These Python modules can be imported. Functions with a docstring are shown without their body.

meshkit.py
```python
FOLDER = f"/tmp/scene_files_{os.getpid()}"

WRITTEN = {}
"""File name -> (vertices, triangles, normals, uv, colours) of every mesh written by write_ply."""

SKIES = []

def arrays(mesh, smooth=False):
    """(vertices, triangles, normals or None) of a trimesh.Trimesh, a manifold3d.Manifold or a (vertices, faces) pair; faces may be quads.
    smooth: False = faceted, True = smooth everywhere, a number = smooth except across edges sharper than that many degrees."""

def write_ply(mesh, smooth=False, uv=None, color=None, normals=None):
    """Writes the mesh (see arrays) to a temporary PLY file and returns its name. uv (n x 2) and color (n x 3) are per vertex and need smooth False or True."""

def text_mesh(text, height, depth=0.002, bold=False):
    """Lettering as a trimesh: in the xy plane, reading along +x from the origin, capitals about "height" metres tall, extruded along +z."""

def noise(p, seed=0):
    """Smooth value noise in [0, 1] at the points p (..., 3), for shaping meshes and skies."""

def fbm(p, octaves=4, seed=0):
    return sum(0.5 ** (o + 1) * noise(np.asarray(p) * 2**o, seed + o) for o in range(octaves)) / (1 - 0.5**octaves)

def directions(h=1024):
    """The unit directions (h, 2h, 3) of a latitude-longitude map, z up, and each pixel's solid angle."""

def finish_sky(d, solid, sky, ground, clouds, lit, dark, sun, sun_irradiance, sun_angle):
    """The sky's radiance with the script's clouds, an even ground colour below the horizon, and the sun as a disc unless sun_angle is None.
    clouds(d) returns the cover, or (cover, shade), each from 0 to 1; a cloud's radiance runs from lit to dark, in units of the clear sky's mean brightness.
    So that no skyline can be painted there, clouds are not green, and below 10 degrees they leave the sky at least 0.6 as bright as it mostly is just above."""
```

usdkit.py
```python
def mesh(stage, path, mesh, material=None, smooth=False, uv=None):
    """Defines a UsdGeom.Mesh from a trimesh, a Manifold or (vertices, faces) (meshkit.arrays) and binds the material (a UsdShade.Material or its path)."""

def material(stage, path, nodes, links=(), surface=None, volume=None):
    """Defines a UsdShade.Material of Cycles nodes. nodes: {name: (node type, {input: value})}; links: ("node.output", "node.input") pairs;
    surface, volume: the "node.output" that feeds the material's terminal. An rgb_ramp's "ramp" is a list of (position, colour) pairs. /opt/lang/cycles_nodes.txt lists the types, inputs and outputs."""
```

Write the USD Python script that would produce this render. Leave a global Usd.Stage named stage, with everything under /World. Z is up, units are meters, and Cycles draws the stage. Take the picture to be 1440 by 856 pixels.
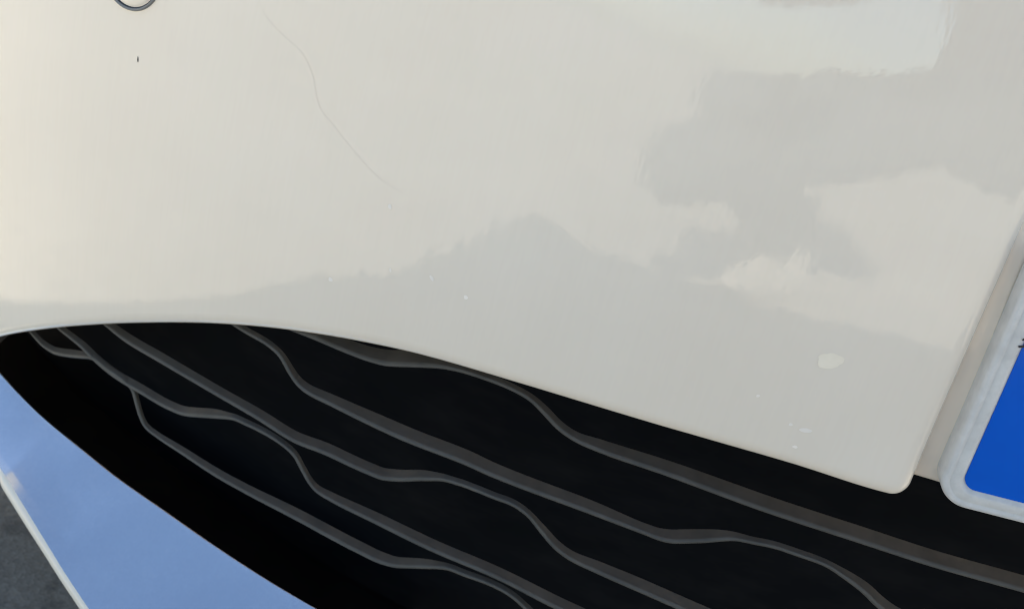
import math, numpy as np, trimesh, usdkit, meshkit
from pxr import Usd, UsdGeom, UsdLux, UsdShade, Gf, Sdf
from shapely.geometry import Polygon

stage = Usd.Stage.CreateInMemory()
UsdGeom.SetStageUpAxis(stage, UsdGeom.Tokens.z)
UsdGeom.SetStageMetersPerUnit(stage, 1.0)
world = UsdGeom.Xform.Define(stage, '/World')
stage.SetDefaultPrim(world.GetPrim())
UsdGeom.Scope.Define(stage, '/World/Looks')

# ------------------------------------------------------------------ camera, sky, sun, exposure
PITCH, ROLL, DIST, FPX = math.radians(27.0), math.radians(14.5), 0.50, 1800.0
TARGET = np.array([0.0, 0.0, 0.36])
SUN_EL, SUN_AZ = math.radians(29.2), math.radians(3.6)     # azimuth from +y (behind the car) towards +x
SUN_I, SKY_S, EXPOSURE = 1.25, 0.05, 2.30

fwd = np.array([0.0, math.cos(PITCH), -math.sin(PITCH)])
r0, u0 = np.array([1.0, 0, 0]), np.array([0.0, math.sin(PITCH), math.cos(PITCH)])
# the phone is held tilted: the car's level runs down to the right in the picture
right = r0 * math.cos(ROLL) + u0 * math.sin(ROLL)
up = u0 * math.cos(ROLL) - r0 * math.sin(ROLL)
CAM = TARGET - fwd * DIST

cam = UsdGeom.Camera.Define(stage, '/World/camera')
M = Gf.Matrix4d(*[float(v) for v in (*right, 0, *up, 0, *(-fwd), 0, *CAM, 1)])
cam.AddTransformOp().Set(M)
cam.CreateHorizontalApertureAttr(36.0); cam.CreateVerticalApertureAttr(36.0 * 856 / 1440)
cam.CreateFocalLengthAttr(36.0 * FPX / 1440)
cam.CreateClippingRangeAttr(Gf.Vec2f(0.01, 500))
cam.CreateExposureAttr(EXPOSURE)
cam.CreateFStopAttr(20.0); cam.CreateFocusDistanceAttr(0.49)

sd = np.array([math.sin(SUN_AZ) * math.cos(SUN_EL), math.cos(SUN_AZ) * math.cos(SUN_EL), math.sin(SUN_EL)])
sun = UsdLux.DistantLight.Define(stage, '/World/sun')
sun.CreateIntensityAttr(SUN_I); sun.CreateAngleAttr(0.5); sun.CreateNormalizeAttr(True); sun.CreateColorAttr(Gf.Vec3f(1.0, 0.93, 0.82))
zx = np.cross([0, 0, 1.0], sd); zx /= np.linalg.norm(zx); zy = np.cross(sd, zx)
sun.AddTransformOp().Set(Gf.Matrix4d(*[float(v) for v in (*zx, 0, *zy, 0, *sd, 0, 0, 0, 5, 1)]))
sky = UsdLux.DomeLight.Define(stage, '/World/sky')
skym = usdkit.material(stage, '/World/Looks/sky_air', {
    'sky': ('sky_texture', {'sky_type': 'single_scattering', 'sun_disc': False, 'sun_elevation': SUN_EL, 'sun_rotation': SUN_AZ}),
    'bg': ('background_shader', {'strength': SKY_S})}, [('sky.color', 'bg.color')], surface='bg.background')
UsdShade.MaterialBindingAPI.Apply(sky.GetPrim()).Bind(skym)
sky.GetPrim().SetCustomDataByKey('kind', 'structure')

# ------------------------------------------------------------------ helpers
taken = {}
def path(name, parent='/World'):
    k = f'{parent}/{name}'
    n = taken.get(k, 0); taken[k] = n + 1
    return k if n == 0 else f'{k}_{n:03d}'

def thing(name, label, cat, loc=(0, 0, 0)):
    x = UsdGeom.Xform.Define(stage, path(name)); x.AddTranslateOp().Set(Gf.Vec3d(*map(float, loc)))
    p = x.GetPrim(); p.SetCustomDataByKey('label', label); p.SetCustomDataByKey('category', cat)
    return str(p.GetPath())

ORIGIN = np.zeros(3)
def part(name, mesh, mat, parent='/World', smooth=40, label=None, kind=None):
    v, f = (mesh if isinstance(mesh, tuple) else (mesh.vertices, mesh.faces))
    p = path(name, parent)
    m = usdkit.mesh(stage, p, (np.asarray(v, float) - (ORIGIN if parent != '/World' else 0), np.asarray(f)), mat, smooth=smooth).GetPrim()
    if label: m.SetCustomDataByKey('label', label)
    if kind: m.SetCustomDataByKey('kind', kind)
    return p

def ray(px, py):
    d = fwd * FPX + right * (px - 720.0) - up * (py - 428.0)
    return d / np.linalg.norm(d)
def project(P):
    q = np.asarray(P, float) - CAM
    w = q @ fwd
    return np.stack([720 + FPX * (q @ right) / w, 428 - FPX * (q @ up) / w], -1)

# plan and profile of the bumper cover: y grows into the car
def slope_z(z): return -0.03 + 0.9 * (z - 0.30)
def skin(x, z):
    x, z = np.asarray(x, float), np.asarray(z, float)
    s = np.maximum(0, 0.13 - x)
    return 0.85 * s ** 2 - 0.010 + (-0.03 * (z - 0.30) + 0.45 * (z - 0.30) ** 2)

def hit(px, py, off=0.0):
    """the point of the bumper's own surface, moved inward by off, that this corner of the real thing was read at"""
    d = ray(px, py); lo, hi = 0.2, 1.6
    g = lambda t: (CAM + d * t)[1] - skin((CAM + d * t)[0], (CAM + d * t)[2]) - off
    ts = np.linspace(lo, hi, 300); gs = np.array([g(t) for t in ts])
    i = int(np.argmax(gs > 0)); a, b = ts[i - 1], ts[i]
    for _ in range(40):
        m = (a + b) / 2
        if g(m) > 0: b = m
        else: a = m
    return CAM + d * b

def spline(P, n):
    """smooth curve through the rows of P, resampled evenly"""
    from scipy.interpolate import PchipInterpolator, CubicSpline
    P = np.asarray(P, float)
    s = np.r_[0, np.cumsum(np.linalg.norm(np.diff(P[:, :2], axis=0), axis=1))]
    c = PchipInterpolator(s, P)(np.linspace(0, s[-1], n * 6))
    k = np.ones(13) / 13
    cp = np.vstack([np.repeat(c[:1], 6, 0), c, np.repeat(c[-1:], 6, 0)])
    c = np.stack([np.convolve(cp[:, j], k, 'valid') for j in range(c.shape[1])], 1)
    s = np.r_[0, np.cumsum(np.linalg.norm(np.diff(c[:, :2], axis=0), axis=1))]
    return np.stack([np.interp(np.linspace(0, s[-1], n), s, c[:, j]) for j in range(c.shape[1])], 1)

def grid_faces(nr, nc):
    i = np.arange(nr * nc).reshape(nr, nc)
    a, b, c, d = i[:-1, :-1].ravel(), i[:-1, 1:].ravel(), i[1:, 1:].ravel(), i[1:, :-1].ravel()
    return np.vstack([np.stack([a, b, c], 1), np.stack([a, c, d], 1)])

# ------------------------------------------------------------------ materials
def mat(name, nodes, links, surface='p.BSDF'): return usdkit.material(stage, '/World/Looks/' + name, nodes, links, surface=surface)

paint = mat('white_paint', {
    'g': ('geometry', {}),
    'n1': ('noise_texture', {'scale': 9.0, 'detail': 4.0, 'roughness': 0.55}),
    'm2': ('mapping', {'scale': (1.0, 1.0, 0.35)}),
    'n2': ('noise_texture', {'scale': 120.0, 'detail': 4.0, 'roughness': 0.6}),
    'map': ('mapping', {'scale': (60.0, 60.0, 3.0)}),
    'n3': ('noise_texture', {'scale': 8.0, 'detail': 5.0, 'roughness': 0.7}),
    'r1': ('rgb_ramp', {'ramp': [(0.3, (0.82, 0.700, 0.560)), (0.7, (0.842, 0.728, 0.592))]}),
    'r3': ('rgb_ramp', {'ramp': [(0.35, (0.988, 0.986, 0.981)), (0.6, (1, 1, 1))]}),
    'mx': ('mix_color', {'blend_type': 'multiply', 'fac': 1.0}),
    'rr': ('map_range', {'from_min': 0.3, 'from_max': 0.7, 'to_min': 0.006, 'to_max': 0.016}),
    'b': ('bump', {'strength': 0.16, 'distance': 0.0007}),
    'p': ('principled_bsdf', {'roughness': 0.35, 'specular_ior_level': 0.3, 'coat_weight': 1.0, 'coat_roughness': 0.03, 'coat_ior': 1.56})},
    [('g.position', 'n1.vector'), ('g.position', 'm2.vector'), ('m2.vector', 'n2.vector'), ('g.position', 'map.vector'), ('map.vector', 'n3.vector'),
     ('n1.fac', 'r1.fac'), ('n3.fac', 'r3.fac'), ('r1.color', 'mx.a'), ('r3.color', 'mx.b'), ('mx.result', 'p.base_color'),
     ('n1.fac', 'rr.value'), ('rr.result', 'p.coat_roughness'), ('n2.fac', 'b.height'), ('b.normal', 'p.coat_normal')])

plastic = mat('dusty_black_plastic', {
    'g': ('geometry', {}),
    'n': ('noise_texture', {'scale': 60.0, 'detail': 6.0, 'roughness': 0.65}),
    'n2': ('noise_texture', {'scale': 1400.0, 'detail': 2.0}),
    'r': ('rgb_ramp', {'ramp': [(0.3, (0.050, 0.046, 0.039)), (0.75, (0.088, 0.080, 0.067))]}),
    'b': ('bump', {'strength': 0.25, 'distance': 0.0004}),
    'p': ('principled_bsdf', {'roughness': 0.55})},
    [('g.position', 'n.vector'), ('g.position', 'n2.vector'), ('n.fac', 'r.fac'), ('r.color', 'p.base_color'), ('n2.fac', 'b.height'), ('b.normal', 'p.normal')])

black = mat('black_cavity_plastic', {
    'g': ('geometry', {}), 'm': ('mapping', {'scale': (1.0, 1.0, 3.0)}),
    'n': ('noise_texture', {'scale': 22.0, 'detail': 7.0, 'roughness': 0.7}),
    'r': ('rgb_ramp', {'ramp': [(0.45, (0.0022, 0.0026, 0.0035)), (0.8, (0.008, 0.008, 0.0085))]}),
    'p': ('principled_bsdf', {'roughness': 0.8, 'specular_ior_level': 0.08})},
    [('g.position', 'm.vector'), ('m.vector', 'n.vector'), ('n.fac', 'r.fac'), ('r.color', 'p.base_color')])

asphalt = mat('worn_asphalt', {
    'g': ('geometry', {}),
    'n': ('noise_texture', {'scale': 1.6, 'detail': 5.0, 'roughness': 0.6}),
    'v': ('voronoi_texture', {'scale': 420.0}),
    'n2': ('noise_texture', {'scale': 45.0, 'detail': 6.0, 'roughness': 0.7}),
    'r': ('rgb_ramp', {'ramp': [(0.3, (0.27, 0.24, 0.195)), (0.7, (0.37, 0.33, 0.27))]}),
    'r2': ('rgb_ramp', {'ramp': [(0.25, (0.45, 0.45, 0.46)), (0.5, (1, 1, 1))]}),
    'r3': ('rgb_ramp', {'ramp': [(0.0, (0.75, 0.75, 0.75)), (1.0, (1.15, 1.15, 1.15))]}),
    'm1': ('mix_color', {'blend_type': 'multiply', 'fac': 1.0}), 'm2': ('mix_color', {'blend_type': 'multiply', 'fac': 1.0}),
    'b': ('bump', {'strength': 0.4, 'distance': 0.0012}),
    'p': ('principled_bsdf', {'roughness': 0.85})},
    [('g.position', 'n.vector'), ('g.position', 'v.vector'), ('g.position', 'n2.vector'), ('n.fac', 'r.fac'), ('n2.fac', 'r2.fac'), ('v.color', 'r3.fac'),
     ('r.color', 'm1.a'), ('r2.color', 'm1.b'), ('m1.result', 'm2.a'), ('r3.color', 'm2.b'), ('m2.result', 'p.base_color'), ('v.distance', 'b.height'), ('b.normal', 'p.normal')])

def plain(name, c, rough, spec=0.5, coat=0.0, metallic=0.0, var=0.08, scale=40.0):
    c = np.array(c)
    return mat(name, {'g': ('geometry', {}), 'n': ('noise_texture', {'scale': scale, 'detail': 5.0, 'roughness': 0.65}),
        'r': ('rgb_ramp', {'ramp': [(0.3, tuple(c * (1 - var))), (0.7, tuple(c * (1 + var)))]}),
        'p': ('principled_bsdf', {'roughness': rough, 'specular_ior_level': spec, 'coat_weight': coat, 'metallic': metallic})},
        [('g.position', 'n.vector'), ('n.fac', 'r.fac'), ('r.color', 'p.base_color')])
plate_white = plain('plate_white', (0.61, 0.585, 0.545), 0.35, var=0.12, scale=120)
plate_blue = plain('plate_blue', (0.0, 0.095, 0.53), 0.12, coat=0.0, var=0.04)
print_black = plain('print_black', (0.012, 0.012, 0.014), 0.4)
lip_sky_metal = mat('lip_sky_tint', {'g': ('geometry', {}), 'n': ('noise_texture', {'scale': 30.0, 'detail': 6.0, 'roughness': 0.7}),
    'r': ('map_range', {'from_min': 0.3, 'from_max': 0.7, 'to_min': 0.20, 'to_max': 0.24}),
    'p': ('principled_bsdf', {'base_color': (0.82, 0.86, 0.92), 'metallic': 1.0})}, [('g.position', 'n.vector'), ('n.fac', 'r.value'), ('r.result', 'p.roughness')])  # white lip given a bluish metal: sky blue put into its colour
seal_grey = plain('seal_grey', (0.20, 0.19, 0.175), 0.5)
scratch_grey = plain('scratch_grey', (0.80, 0.685, 0.553), 0.35, coat=1.0, var=0.02)
chip_glint_white = plain('chip_glint_white', (0.90, 0.80, 0.69), 0.5)
glint_cream = plain('glint_cream', (0.885, 0.77, 0.605), 0.3, coat=0.8)  # cream of a reflected glint, painted as a patch
chip_dark = plain('chip_dark', (0.05, 0.045, 0.04), 0.6)

# ------------------------------------------------------------------ setting
def sheet(x0, x1, y0, y1, z, n=2):
    gx, gy = np.meshgrid(np.linspace(x0, x1, n), np.linspace(y0, y1, n))
    return np.stack([gx.ravel(), gy.ravel(), np.full(gx.size, z)], 1), grid_faces(n, n)
part('ground', sheet(-80, 80, -80, 80, 0.0, 3), asphalt, smooth=False, kind='structure')

# ------------------------------------------------------------------ the car
ORIGIN = np.array([0.45, 0.5, 0.0])
car = thing('car', 'white car seen close at its front bumper, grille slats and number plate', 'car', ORIGIN)

# --- bumper cover: traced lower edge, rounded corner by the plate recess, rolled rim
edge_px = [(-60, 497), (0, 475), (60, 465), (120, 459.5), (200, 456), (290, 456.5), (360, 461), (420, 468), (500, 481), (600, 503), (700, 532),
           (800, 562), (900, 592), (1000, 621), (1100, 649), (1180, 671), (1230, 684.5), (1254, 691)]
corner_px = [(1262, 692.5), (1270, 692), (1276, 688), (1280, 681), (1284, 671)]
right_px = [(1300, 634), (1330, 566), (1365, 487), (1400, 408), (1440, 317), (1500, 180), (1570, 20), (1620, -95)]
RIM_R = 0.0052; RIM_W = 0.0066
e3 = np.array([hit(x, y, RIM_R * 0.5) for x, y in edge_px])[:, [0, 2]]
c3 = np.array([hit(x, y, RIM_R * 0.5) for x, y in corner_px])[:, [0, 2]]
t3 = np.array([hit(x, y, RIM_R * 0.5) for x, y in right_px])[:, [0, 2]]
def resample(P, n):
    s = np.r_[0, np.cumsum(np.linalg.norm(np.diff(P, axis=0), axis=1))]
    from scipy.interpolate import PchipInterpolator
    return PchipInterpolator(s, P)(np.linspace(0, s[-1], n))
# beyond the picture the cover runs on to the corner of the car and up to the bonnet
left_end = e3[0] + np.array([[-0.135, -0.081], [-0.09, -0.054], [-0.055, -0.030], [-0.02, -0.0095]])
top_x = t3[-1] + np.array([0.0, 0.62 - t3[-1][1]])
bl = resample(np.vstack([left_end, e3[:-2]]), 900)
sl = resample(np.vstack([t3, top_x[None]]), 700)
def meet(p, d, q, e):
    k = np.linalg.solve(np.stack([d, -e], 1), q - p); return p + d * k[0]
db, ds = bl[-1] - bl[-12], sl[12] - sl[0]
CX = meet(bl[-1], db, sl[0], ds)
db, ds = db / np.linalg.norm(db), ds / np.linalg.norm(ds)
FR = 0.0073                                             # rounded corner
phi = math.acos(float(-db @ ds)); tl = FR / math.tan(phi / 2)
bis = (-db + ds); bis /= np.linalg.norm(bis); cc = CX + bis * FR / math.sin(phi / 2)
pa, pb = CX - db * tl - cc, CX + ds * tl - cc
a0, a1 = math.atan2(pa[1], pa[0]), math.atan2(pb[1], pb[0]); a1 = a1 if a1 > a0 else a1 + 2 * math.pi
arc = np.array([cc + FR * np.array([math.cos(t), math.sin(t)]) for t in np.linspace(a0, a1, 40)])
bl = bl[(bl - CX) @ db < -tl - 0.0006]; sl = sl[(sl - CX) @ ds > tl + 0.0006]
def even(P, step):
    q = np.r_[0, np.cumsum(np.linalg.norm(np.diff(P, axis=0), axis=1))]; g = np.linspace(0, q[-1], int(q[-1] / step) + 1)
    return np.stack([np.interp(g, q, P[:, j]) for j in range(2)], 1), q
raw = np.vstack([bl, arc, sl])
O, q_ = even(raw, 0.0008)
qc = q_[len(bl) + 20]; NB = int(round(qc / 0.0008)) + 1
T = np.gradient(O, axis=0); k = np.hanning(7); k /= k.sum()
T = np.stack([np.convolve(np.pad(T[:, j], 3, 'edge'), k, 'valid') for j in range(2)], 1); T /= np.linalg.norm(T, axis=1, keepdims=True)
N2 = np.stack([-T[:, 1], T[:, 0]], 1)                 # inward, in the plane of the panel
dents_and_bulge = [((1215, 715), 0.026, -0.0035), ((560, 475), 0.006, 0.0002), ((735, 350), 0.012, 0.00018), ((520, 320), 0.02, 0.00035)]  # the first is an outward bulge, shaped to catch a highlight by the corner
dent_bulge3 = [(hit(*p)[[0, 2]], r, h) for p, r, h in dents_and_bulge]
def cover_y(x, z):
    y = skin(x, z)
    # gentle waviness of a moulded and repainted panel
    q = np.stack([x * 14, z * 14, np.zeros_like(x)], -1)
    y = y + 0.00045 * (meshkit.fbm(q, 3, seed=4) - 0.5)
    # fine vertical ripples low on the left, added to make the reflected shadow edge ragged
    q = np.stack([x / 0.008, z / 0.05, np.zeros_like(x)], -1)
    y = y + 0.00020 * (meshkit.fbm(q, 3, seed=9) - 0.5) * np.exp(-((x + 0.04) / 0.10) ** 2 - ((z - 0.37) / 0.06) ** 2)
    for c, r, h in dent_bulge3:
        d2 = ((x - c[0]) ** 2 + (z - c[1]) ** 2) / r ** 2
        y = y + h * np.exp(-d2)
    return y
rows = []
for d, dy in [(RIM_R * 0.55, 0.030), (0.0, 0.016), (0.0, 0.008)]:      # flange turned back behind the rim
    p = O + N2 * d * (1 if d else 0); rows.append(np.stack([p[:, 0], cover_y(O[:, 0], O[:, 1]) + dy, p[:, 1]], 1))
for a in np.linspace(0, 90, 10):
    d = RIM_W * (1 - math.cos(math.radians(a))); dy = RIM_R * (1 - math.sin(math.radians(a)))
    p = O + N2 * d; rows.append(np.stack([p[:, 0], cover_y(p[:, 0], p[:, 1]) + dy, p[:, 1]], 1))
inner = O + N2 * RIM_W * 1.06
Bc, Rc = inner[:NB], inner[NB - 1:]
nb, ns = len(Bc), len(Rc)
u, v = np.linspace(0, 1, nb), np.linspace(0, 1, ns)
sB = np.r_[0, np.cumsum(np.linalg.norm(np.diff(Bc, axis=0), axis=1))]; u = sB / sB[-1]
sR = np.r_[0, np.cumsum(np.linalg.norm(np.diff(Rc, axis=0), axis=1))]; v = sR / sR[-1]
TL = np.array([Bc[0, 0] , 0.62]); TR = Rc[-1]
Tc = TL + u[:, None] * (TR - TL); Lc = Bc[0] + v[:, None] * (TL - Bc[0])
U, V = u[None, :, None], v[:, None, None]
G = (1 - V) * Bc[None] + V * Tc[None] + (1 - U) * Lc[:, None] + U * Rc[:, None] - ((1 - U) * (1 - V) * Bc[0] + U * (1 - V) * Bc[-1] + (1 - U) * V * TL + U * V * TR)
gy = cover_y(G[..., 0], G[..., 1])
grid = np.stack([G[..., 0], gy, G[..., 1]], -1)
rim = np.array(rows)
nrim, no = rim.shape[:2]
inner_row = np.vstack([grid[0], grid[1:, -1]])        # same points as the patch's own border
V3 = np.vstack([rim.reshape(-1, 3), grid.reshape(-1, 3)])
base = nrim * no
gi = base + np.arange(ns * nb).reshape(ns, nb)
border = np.r_[gi[0], gi[1:, -1]]
last = (nrim - 1) * no + np.arange(no)
F = [grid_faces(nrim, no), grid_faces(ns, nb) + base,
     np.stack([last[:-1], last[1:], border[1:]], 1), np.stack([last[:-1], border[1:], border[:-1]], 1)]
bumper = part('bumper_cover', (V3, np.vstack(F)), paint, car, smooth=True)

# --- recess behind the number plate, its floor set back and ending in a rolled lower edge
rec = [(1255, 662), (1290, 672.5), (1312, 679), (1336, 687), (1400, 706), (1500, 735), (1600, 763)]
RD = 0.0065
r3 = resample(np.array([hit(x, y, RD) for x, y in rec])[:, [0, 2]], 80)
rr = []
for dz, dy in [(0.002, 0.02), (0.0, 0.006), (0.0003, 0.0025), (0.001, 0.0008), (0.0026, 0.0), (0.006, 0.0)] + [(q, 0.0) for q in np.linspace(0.012, 0.22, 30)]:
    z = r3[:, 1] + dz; rr.append(np.stack([r3[:, 0] + 0.0 * z, skin(r3[:, 0], z) + RD + dy, z], 1))
part('plate_recess', (np.array(rr).reshape(-1, 3), grid_faces(len(rr), 80)), paint, car, smooth=True)

# --- upper front and bonnet: what carries on above the picture and shades the nose
xs = np.linspace(left_end[0, 0] + e3[0, 0] * 0, 1.35, 90) if False else np.linspace(Bc[0, 0], 1.30, 90)
prof = [(0.62, 0.0), (0.66, 0.008), (0.70, 0.03), (0.735, 0.07), (0.76, 0.13), (0.80, 0.35), (0.84, 0.70), (0.87, 1.1)]
hood = []
for z, dy in prof:
    sym = np.where(xs < 0.45, xs, 0.9 - xs)
    w = np.clip((z - 0.62) / 0.08, 0, 1) * 0.6
    ys = (1 - w) * skin(np.minimum(sym, 0.13), 0.62 + 0 * xs) + w * skin(0.13, 0.62)
    hood.append(np.stack([xs, ys + dy + 0.002, np.full_like(xs, z)], 1))
part('bonnet', (np.array(hood).reshape(-1, 3), grid_faces(len(prof), 90)), paint, car, smooth=True)
# the wing going back from the corner
fy, fz = np.meshgrid(np.linspace(0, 1.2, 40), np.linspace(0.16, 0.87, 30))
fx = np.full_like(fy, Bc[0, 0] + 0.001) - 0.05 * np.sin(np.pi * np.clip(fy / 2.4, 0, 1))
fw = np.clip((fz - 0.62) / 0.08, 0, 1) * 0.6
f0 = (1 - fw) * skin(Bc[0, 0], np.minimum(fz, 0.62)) + fw * skin(0.13, 0.62) + np.interp(fz, [p[0] for p in prof], [p[1] for p in prof], left=0)
part('wing', (np.stack([fx.ravel(), (f0 + fy).ravel(), fz.ravel()], 1), grid_faces(30, 40)), paint, car, smooth=True)
# right-hand part of the cover beyond the plate recess
gx, gz = np.meshgrid(np.linspace(0.2, 1.30, 60), np.linspace(0.335, 0.62, 30))
sym = np.where(gx < 0.45, gx, 0.9 - gx)
keep = skin(np.minimum(sym, 0.13), gz) + RD + 0.004
part('bumper_side', (np.stack([gx.ravel(), keep.ravel(), gz.ravel()], 1), grid_faces(30, 60)), paint, car, smooth=True)

# --- parking sensor at the top left
sc = hit(186, -50); eps = 1e-3
dx = (skin(sc[0] + eps, sc[2]) - skin(sc[0] - eps, sc[2])) / (2 * eps); dz = (skin(sc[0], sc[2] + eps) - skin(sc[0], sc[2] - eps)) / (2 * eps)
sn = np.array([dx, -1.0, dz]); sn /= np.linalg.norm(sn)
ex = np.cross([0, 0, 1.0], sn); ex /= -np.linalg.norm(ex); ez = np.cross(ex, sn); ez *= np.sign(ez[2])
def lathe(profile, c, n, a, b, seg=72):
    th = np.linspace(0, 2 * math.pi, seg)
    P = np.array([[c + (a * math.cos(t) + b * math.sin(t)) * r + n * h for t in th] for r, h in profile])
    return P.reshape(-1, 3), grid_faces(len(profile), seg)
sr = 66 / FPX * (sc - CAM) @ fwd
sensor = part('parking_sensor', lathe([(0.0, 0.0016), (sr * 0.45, 0.0015), (sr * 0.75, 0.0010), (sr * 0.85, 0.0004), (sr * 0.885, -0.0004)], sc, sn, ex, ez), paint, car, smooth=True)
part('sensor_ring', lathe([(sr * 0.885, -0.0003), (sr * 0.90, 0.0003), (sr * 0.925, 0.0003)], sc, sn, ex, ez), print_black, sensor, smooth=True)
part('sensor_ring', lathe([(sr * 0.92, 0.0003), (sr * 0.945, 0.0008), (sr * 0.97, 0.0007), (sr * 0.985, -0.0006)], sc, sn, ex, ez), seal_grey, sensor, smooth=True)

# --- hairline scratches, stone chips and painted reflection spots
def ribbon(pts, w, off=-0.00008):
    c = spline([(*p,) for p in pts], 60)
    P = np.array([hit(x, y) for x, y in c]); P[:, 1] = cover_y(P[:, 0], P[:, 2]) + off
    t = np.gradient(P, axis=0); t /= np.linalg.norm(t, axis=1, keepdims=True)
    s = np.cross(t, [0, -1.0, 0]); s /= np.linalg.norm(s, axis=1, keepdims=True)
    ww = (w * np.interp(np.linspace(0, 1, 60), [0, 0.1, 0.9, 1], [0.1, 1, 1, 0.1]))[:, None]
    A, B = P - s * ww, P + s * ww
    for q in (A, B): q[:, 1] = cover_y(q[:, 0], q[:, 2]) + off
    return np.stack([A, B], 0).reshape(-1, 3), grid_faces(2, 60)
part('hairline_scratch', ribbon([(362, -8), (372, 20), (400, 52), (425, 75), (441, 110), (447, 145), (472, 180), (500, 215), (535, 252), (578, 278)], 0.00012), scratch_grey, bumper, label='long hairline crack running down the paint')
NV = 22
def chip_or_glint(px, py, a, b, rot, m, label=None, seed=0):
    rng = np.random.default_rng(seed); th = np.linspace(0, 2 * math.pi, NV + 1)[:-1]
    c = hit(px, py); r = 1 + 0.30 * rng.uniform(-1, 1, NV); r = (r + np.roll(r, 1) + np.roll(r, -1)) / 3
    x = a * np.cos(th) * r; z = b * np.sin(th) * r
    X = c[0] + x * math.cos(rot) - z * math.sin(rot); Z = c[2] + x * math.sin(rot) + z * math.cos(rot)
    X = np.r_[X, c[0]]; Z = np.r_[Z, c[2]]
    Y = cover_y(X, Z) - 0.00012
    part('chip_or_glint_patch', (np.stack([X, Y, Z], 1), np.array([[i, (i + 1) % NV, NV] for i in range(NV)])), m, bumper, smooth=False, label=label)
chip_or_glint(1168, 506, .0046, .0035, .2, glint_cream, 'pale cream spot painted in place of a reflected glint', 5)  # bright reflection laid on the panel as a coloured patch
chip_or_glint(194, 84, 0.00035, 0.0013, 0.15, chip_dark, 'dark fleck below the parking sensor', 1)
for i, (x, y, a, b, r) in enumerate([(465, 393, .0009, .0009, 0), (549, 380, .0005, .0008, .2), (607, 391, .0007, .0013, .7), (655, 418, .0008, .0009, 0),
                                     (548, 291, .0007, .0010, .3), (1133, 604, .0022, .0010, .2), (1112, 596, .0008, .0006, 0), (1066, 556, .0008, .0006, 0.4), (1118, 627, .0010, .0006, 0)]):  # blotches low on the right stand for reflected light, painted white
    chip_or_glint(x, y, a, b, r, chip_glint_white, seed=10 + i)

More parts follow.
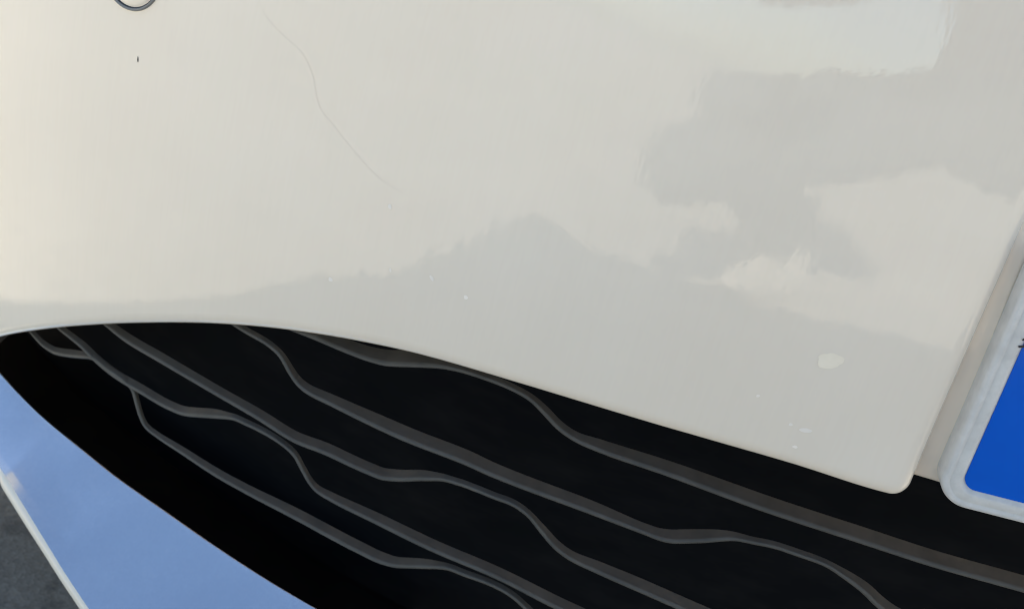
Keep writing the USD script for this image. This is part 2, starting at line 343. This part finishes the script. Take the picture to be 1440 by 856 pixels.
# --- grille: backing and wavy slats
SO = 0.014
bx, bz = np.meshgrid(np.linspace(-0.42, 0.6, 60), np.linspace(0.02, 0.45, 12))
grille = part('grille', (np.stack([bx.ravel(), (skin(bx, bz) + 0.085).ravel(), bz.ravel()], 1), grid_faces(12, 60)), black, car, smooth=True)
slats = [
 [(330, 425, 20), (400, 462, 22), (440, 478, 22), (480, 495, 24), (520, 510, 26), (545, 516, 28), (580, 517.5, 28), (615, 519, 24), (640, 523, 16), (680, 535, 12), (720, 551, 12), (744, 565, 14), (762, 583, 16), (782, 604, 17), (806, 621, 18), (842, 637, 23), (934, 669, 26), (1070, 719, 28), (1204, 763, 28), (1312, 798, 28), (1440, 834, 28), (1520, 858, 28)],
 [(300, 440, 9), (340, 467, 8), (377, 489, 10), (390, 501, 12), (405, 527, 15), (415, 541, 16), (427, 552, 18), (465, 572, 21), (565, 620, 26), (652, 654, 26), (690, 671, 25), (825, 722, 24), (907, 753, 20), (928, 761, 22), (950, 765, 25), (988, 764, 24), (1029, 761, 18), (1064, 767, 10), (1080, 770, 8), (1124, 784, 10), (1159, 797, 12), (1185, 814, 17), (1210, 833, 19), (1234, 856, 21), (1257, 872, 22), (1290, 888, 24), (1400, 930, 26)],
 [(105, 425, 14), (145, 457, 15), (175, 481, 18), (225, 511, 19), (300, 555, 19), (360, 590, 20), (415, 624, 21), (456, 640, 22), (490, 656, 22), (517, 668, 22), (542, 676.5, 22), (567, 678, 21), (592, 677, 20), (617, 677, 16), (643, 683, 10), (668, 692, 8), (695, 703, 8), (717, 711, 9), (739, 726, 12), (758, 749, 15), (777, 771, 17), (798, 787, 18), (839, 807, 22), (907, 837, 24), (950, 856, 24), (1040, 896, 25)],
 [(50, 435, 12), (82, 464, 13), (112, 489, 15), (131, 508, 16), (159, 531, 17), (200, 556, 18), (237, 577, 18), (262, 586, 18), (300, 589, 18), (325, 591, 13), (345, 599, 8), (380, 617, 6), (400, 631, 7), (411, 642, 10), (422, 662, 12), (433, 681, 13), (444, 693, 15), (458, 702, 17), (533, 740, 21), (600, 773, 22), (698, 815, 22), (779, 856, 23), (850, 888, 23)],
 [(22, 440, 11), (47, 475, 12), (62, 490, 14), (80, 500, 15), (103, 504, 16), (127, 506, 12), (150, 522, 5), (170, 536, 4), (183, 549, 4), (189, 569, 6), (194, 586, 8), (202, 601, 11), (220, 616, 13), (250, 636, 15), (303, 671, 17), (340, 692, 18), (416, 732, 21), (504, 779, 22), (537, 794, 22), (559, 799, 20), (592, 800, 19), (622, 801, 15), (655, 812, 9), (690, 825, 7), (717, 840, 9), (736, 857, 13), (757, 880, 15), (800, 908, 17)],
]
TILT = math.radians(25)
def slat(tr):
    c = spline(tr, 260)
    P = np.array([hit(x, y, SO) for x, y, _ in c])
    IN = np.array([0.0, math.cos(TILT), math.sin(TILT)]); j = IN * 0.001; dvec = (project(P + j) - project(P)) / 0.001
    t = np.gradient(c[:, :2], axis=0); t /= np.linalg.norm(t, axis=1, keepdims=True)
    perp = np.abs(dvec[:, 0] * t[:, 1] - dvec[:, 1] * t[:, 0])
    TH = 0.0018
    pxm = FPX / ((P - CAM) @ fwd)
    dep = np.clip((c[:, 2] - 2.0 - TH * 0.75 * pxm) / perp, 0.003, 0.030)
    k = np.hanning(11); k /= k.sum(); dep = np.convolve(np.pad(dep, 5, 'edge'), k, 'valid')
    tt = np.gradient(P, axis=0); tt /= np.linalg.norm(tt, axis=1, keepdims=True)
    inn = np.tile(IN, (len(P), 1)); inn -= tt * (inn * tt).sum(1)[:, None] * 0
    upv = np.cross(inn, tt); upv *= np.sign(upv[:, 2])[:, None]; upv /= np.linalg.norm(upv, axis=1, keepdims=True)
    prof = [(1.0, 0.12, 0), (0.0, 0.0, 0.6), (0, 0.05, 0.25), (0, 0.25, 0.05), (0, 0.5, 0.0), (0, 0.75, 0.10), (0, 0.92, 0.35), (0, 1.0, 0.75), (0.25, 1.02, 0.0), (0.6, 1.02, 0.0), (1.0, 1.0, 0.0)]
    R = [P + inn * (dep * a + TH * b_ * (1 if a < 0.9 else 0))[:, None] + upv * (TH * h) for a, h, b_ in prof]
    return np.array(R).reshape(-1, 3), grid_faces(len(prof), len(P))
for tr in slats: part('slat', slat(tr), plastic, grille, smooth=True)

# --- front lip: upper face open to the sky, rounded nose, inner rim along the grille
inn_px = [(-60, 455), (0, 522), (25, 549), (60, 583), (120, 632), (165, 668), (230, 714), (300, 763), (380, 815), (450, 856), (560, 915)]
out_px = [(-60, 580), (-20, 646), (0, 680), (15, 706), (35, 739), (55, 771), (75, 803), (95, 833), (112, 858), (140, 896), (190, 955)]
n = 160
I3 = np.array([hit(x, y, 0.010) for x, y in resample(np.array(inn_px, float), n)])
O3 = np.array([hit(x, y, o) for (x, y), o in zip(resample(np.array(out_px, float), n), np.interp(np.linspace(0, 1, n), [0, 0.25, 1], [-0.022, -0.037, -0.066]))])
tt = np.gradient(O3, axis=0); tt /= np.linalg.norm(tt, axis=1, keepdims=True)
acr = I3 - O3; ln = np.linalg.norm(acr, axis=1, keepdims=True); acr /= ln
nu = np.cross(tt, acr); nu *= np.sign(nu[:, 2])[:, None]; nu /= np.linalg.norm(nu, axis=1, keepdims=True)
R = []
r_ = 0.0046
for a in (-150, -120, -90, -60, -30, 0, 20, 40, 60, 75, 90):           # nose
    ca, sa = math.cos(math.radians(a)), math.sin(math.radians(a))
    R.append(O3 + acr * (r_ * (1 - ca)) + nu * (r_ * (sa - 1)))
for s in np.linspace(0.2, 0.97, 26):
    bulge = -0.0012 * math.sin(math.pi * s)
    R.append(O3 + acr * (ln * s) + nu * bulge)
rr_ = 0.0016
for a in (90, 75, 60):
    R.append(I3 - acr * rr_ * (1 - math.cos(math.radians(a))) + nu * rr_ * (math.sin(math.radians(a)) - 1))
UT = np.array([I3 + np.array([0, 0.0006, -0.0010]), I3 + np.array([0, 0.004, -0.040]), I3 + np.array([0, 0.20, -0.055]), I3 * [1, 0, 1] + np.array([0, 1.3, -0.06])])
part('undertray', (UT.reshape(-1, 3), grid_faces(4, n)), black, car, smooth=True)
NOSE = 11
lip = part('front_lip', (np.array(R[NOSE - 1:]).reshape(-1, 3), grid_faces(len(R) - NOSE + 1, n)), lip_sky_metal, car, smooth=True)
part('lip_edge', (np.array(R[:NOSE]).reshape(-1, 3), grid_faces(NOSE, n)), paint, lip, smooth=True, label='white rounded front edge of the lip')

# --- number plate
PO = hit(1376, 722, -0.004)
def on_plane(px, py, p0, nn):
    d = ray(px, py); return CAM + d * (((p0 - CAM) @ nn) / (d @ nn))
pn = np.array([-0.02, -1.0, 0.03]); pn /= np.linalg.norm(pn)
b1, b2 = on_plane(1400, 727, PO, pn), on_plane(1440, 738, PO, pn)
l1, l2 = on_plane(1338, 640, PO, pn), on_plane(1447, 372, PO, pn)
e1 = (b2 - b1) / np.linalg.norm(b2 - b1); e2 = (l2 - l1) / np.linalg.norm(l2 - l1)
print('plate angle', math.degrees(math.acos(e1 @ e2)), 'e1', e1, 'e2', e2)
e1 = e1 - e2 * (e1 @ e2) * 0.5; e1 /= np.linalg.norm(e1); e2 = e2 - e1 * (e2 @ e1); e2 /= np.linalg.norm(e2)
A = np.stack([e1, -e2], 1); s_ = np.linalg.lstsq(A, l1 - b1, rcond=None)[0]
K = b1 + e1 * s_[0]                                       # outer bottom left corner before rounding
pn = np.cross(e1, e2); pn *= -np.sign(pn[1]); 
PW, PH = 0.42, 0.112
def rrect(ins, r, w=PW, h=PH, seg=16):
    pts = []
    for cx, cy, a0 in ((ins + r, ins + r, 180), (w - ins - r, ins + r, 270), (w - ins - r, h - ins - r, 0), (ins + r, h - ins - r, 90)):
        for a in np.linspace(a0, a0 + 90, seg): pts.append((cx + r * math.cos(math.radians(a)), cy + r * math.sin(math.radians(a))))
    return np.array(pts)
def place(p2, h): return K + p2[:, :1] * e1 + p2[:, 1:] * e2 - pn * 0 + pn * h
loops = [(0.0, 0.013, -0.010), (0.0, 0.013, -0.002), (0.0004, 0.0128, -0.0007), (0.0014, 0.012, 0.0), (0.0028, 0.0108, 0.0001), (0.0036, 0.010, -0.0003), (0.0042, 0.0096, -0.0005), (0.0052, 0.009, 0.0), (0.0075, 0.0075, 0.0002), (0.0088, 0.0065, -0.0001), (0.0098, 0.0058, -0.0012), (0.0104, 0.0054, -0.0016)]
LR = [place(rrect(i * 0.84, r), h) for i, r, h in loops]
nl = len(LR[0]); LR = [np.vstack([q, q[:1]]) for q in LR]
Vp = np.array(LR).reshape(-1, 3); Fp = grid_faces(len(LR), nl + 1)
cidx = len(Vp); Vp = np.vstack([Vp, LR[-1].mean(0)])
o_ = (len(LR) - 1) * (nl + 1)
Fp = np.vstack([Fp, [[o_ + i, o_ + i + 1, cidx] for i in range(nl)]])
plate = part('number_plate', (Vp, Fp), plate_white, car, smooth=50)
band = rrect(0.0086, 0.0058, w=0.0086 * 2 + 0.042)
bm = trimesh.creation.extrude_polygon(Polygon(band), 0.0007, engine='earcut')
bv = K + bm.vertices[:, :1] * e1 + bm.vertices[:, 1:2] * e2 + pn * (bm.vertices[:, 2:] - 0.0018)
part('blue_band', (bv, bm.faces), plate_blue, plate, smooth=False, label='blue band at the left end of the plate')

mk = trimesh.util.concatenate([trimesh.creation.extrude_polygon(Polygon(p), 0.0004, engine='earcut') for p in ([(0, 0), (.0014, .0003), (.0024, .0012), (.0022, .0018), (.0010, .0010), (-.0002, .0006)], [(.0002, .0030), (.0012, .0032), (.0016, .0040), (.0004, .0038)])])
mo = on_plane(1432, 488, K + pn * 0.0003, pn)
part('printed_mark', (mo + mk.vertices[:, :1] * e1 + mk.vertices[:, 1:2] * e2 + pn * mk.vertices[:, 2:], mk.faces), print_black, plate, smooth=False, label='small black print at the edge of the plate')

# ------------------------------------------------------------------ the photographer, seen only as a dark reflection in the paint
import manifold3d as m3
def ball(c, r):
    return m3.Manifold.sphere(float(r), 20).translate([float(q) for q in c])
def bones(joints, links):
    parts = [m3.Manifold.batch_hull([ball(*joints[a]), ball(*joints[b])]) for a, b in links]
    return m3.Manifold.batch_boolean(parts, m3.OpType.Add)
def flesh(man, edge=0.02, it=8):
    man = man.refine_to_length(edge); m = man.to_mesh()
    t = trimesh.Trimesh(m.vert_properties[:, :3], m.tri_verts); trimesh.smoothing.filter_taubin(t, iterations=it); return t
ORIGIN = np.array([0.45, -1.0, 0.0])
per = thing('person', 'crouching person in dark jacket, dark trousers and pale shoes holding a phone toward the bumper', 'person', ORIGIN)
cloth = plain('dark_cloth', (0.020, 0.021, 0.025), 0.9, spec=0.2, scale=200); jean = plain('dark_trousers', (0.022, 0.024, 0.032), 0.9, spec=0.2, scale=200)
skinm = plain('skin', (0.42, 0.26, 0.19), 0.5); hairm = plain('dark_hair', (0.02, 0.015, 0.012), 0.6); shoem = plain('pale_shoe', (0.26, 0.24, 0.21), 0.7)
J = {'pel': ((.52, -1.05, .49), .12), 'belly': ((.50, -1.00, .50), .135), 'chest': ((.45, -.92, .70), .145), 'neckb': ((.42, -.89, .83), .075),
     'sl': ((.29, -.84, .77), .065), 'sr': ((.58, -.92, .76), .065), 'el': ((.26, -.66, .72), .048), 'er': ((.44, -.62, .70), .048), 'wl': ((.075, -.55, .70), .033), 'wr': ((.20, -.56, .68), .033),
     'hl': ((.44, -1.0, .50), .095), 'hr': ((.56, -1.06, .51), .095), 'kl': ((-.09, -.75, .315), .064), 'kr': ((-.072, -.86, .418), .046), 'al': ((.10, -1.22, .165), .036), 'ar': ((.20, -1.30, .165), .036), 'cl': ((0.0, -.95, .285), .042), 'cr': ((.07, -1.04, .32), .042)}
part('jacket', flesh(bones(J, [('pel', 'belly'), ('belly', 'chest'), ('chest', 'neckb'), ('chest', 'sl'), ('chest', 'sr'), ('sl', 'el'), ('sr', 'er'), ('el', 'wl'), ('er', 'wr')])), cloth, per, smooth=True)
part('trousers', flesh(bones(J, [('pel', 'hl'), ('pel', 'hr'), ('hl', 'kl'), ('hr', 'kr'), ('kl', 'cl'), ('cl', 'al'), ('kr', 'cr'), ('cr', 'ar')])), jean, per, smooth=True)
for a, q in (('al', (.07, -1.17, .040)), ('ar', (.17, -1.25, .040))):
    S = {'a': (J[a][0], .043), 'h': ((J[a][0][0] + .03, J[a][0][1] - .01, .05), .045), 't': (q, .042)}
    part('shoe', flesh(bones(S, [('a', 'h'), ('h', 't')])), shoem, per, smooth=True)
PC = CAM - fwd * 0.009 + right * 0.062 - up * 0.026       # phone: its lens is the picture's viewpoint
H = {'neck': ((.41, -.885, .86), .055), 'jaw': ((.37, -.83, .95), .055), 'skull': ((.39, -.86, 1.02), .092), 'nose': ((.335, -.775, .985), .014), 'brow': ((.355, -.80, 1.02), .06)}
head = bones(H, [('neck', 'jaw'), ('jaw', 'skull'), ('skull', 'brow'), ('brow', 'nose'), ('neck', 'skull')])
part('head', flesh(head, 0.012, 4), skinm, per, smooth=True)
part('hair', flesh(bones({'a': ((.40, -.875, 1.05), .095), 'b': ((.43, -.90, .99), .085)}, [('a', 'b')]), 0.015, 4), hairm, per, smooth=True)
for w, side, off in (('wl', -1, -0.01), ('wr', 1, 0.02)):
    wc = np.array(J[w][0]); grip = PC + right * (0.055 if side > 0 else 0.02) + up * (0.0 if side > 0 else 0.05) - fwd * 0.012
    palm = wc + (grip - wc) * 0.62; JJ = {'w': (wc, .026), 'p': (palm, .027), 'q': (palm + fwd * 0.012 + right * 0.012, .024)}; LL = [('w', 'p'), ('p', 'q')]
    for f in range(4):
        L = (.034, .040, .037, .028)[f]; b0 = palm + right * (0.026 - 0.017 * f) + fwd * 0.015
        k1 = b0 + (grip - palm) * 0.5 + fwd * 0.016; k2 = k1 + (grip - k1) * 0.35 + right * (0.012 - 0.012 * f) + fwd * 0.008; k3 = k2 - up * side * L * -0.35
        for i, (c, r) in enumerate(((b0, .0098), (k1, .0090), (k2, .0082), (k3, .0075))): JJ[f'{f}{i}'] = (c, r)
        LL += [(f'{f}{i}', f'{f}{i+1}') for i in range(3)]
    t0 = palm - fwd * 0.012 - right * 0.02; t1 = t0 + (grip - palm) * 0.55 - fwd * 0.012; t2 = t1 + (grip - t1) * 0.5 - fwd * 0.006
    JJ.update({'t0': (t0, .012), 't1': (t1, .0105), 't2': (t2, .009)}); LL += [('p', 't0'), ('t0', 't1'), ('t1', 't2')]
    part('hand', flesh(bones(JJ, LL), 0.004, 4), skinm, per, smooth=True)
ORIGIN = PC
ph = thing('phone', 'black phone held out in the crouching person\'s hands', 'phone', PC)
sl = Polygon([(-.075, -.037), (.075, -.037), (.075, .037), (-.075, .037)]).buffer(-0.008).buffer(0.008)
pm = trimesh.creation.extrude_polygon(sl, 0.008, engine='earcut')
to = lambda vv: PC + vv[:, :1] * right + vv[:, 1:2] * up - fwd * (vv[:, 2:] - 0.004)
part('case', (to(pm.vertices), pm.faces), print_black, ph, smooth=False)
sc_ = trimesh.creation.extrude_polygon(sl.buffer(-0.004), 0.0008, engine='earcut'); sc_.apply_translation([0, 0, 0.0078])
part('screen', (to(sc_.vertices), sc_.faces), plate_blue if False else print_black, ph, smooth=False)
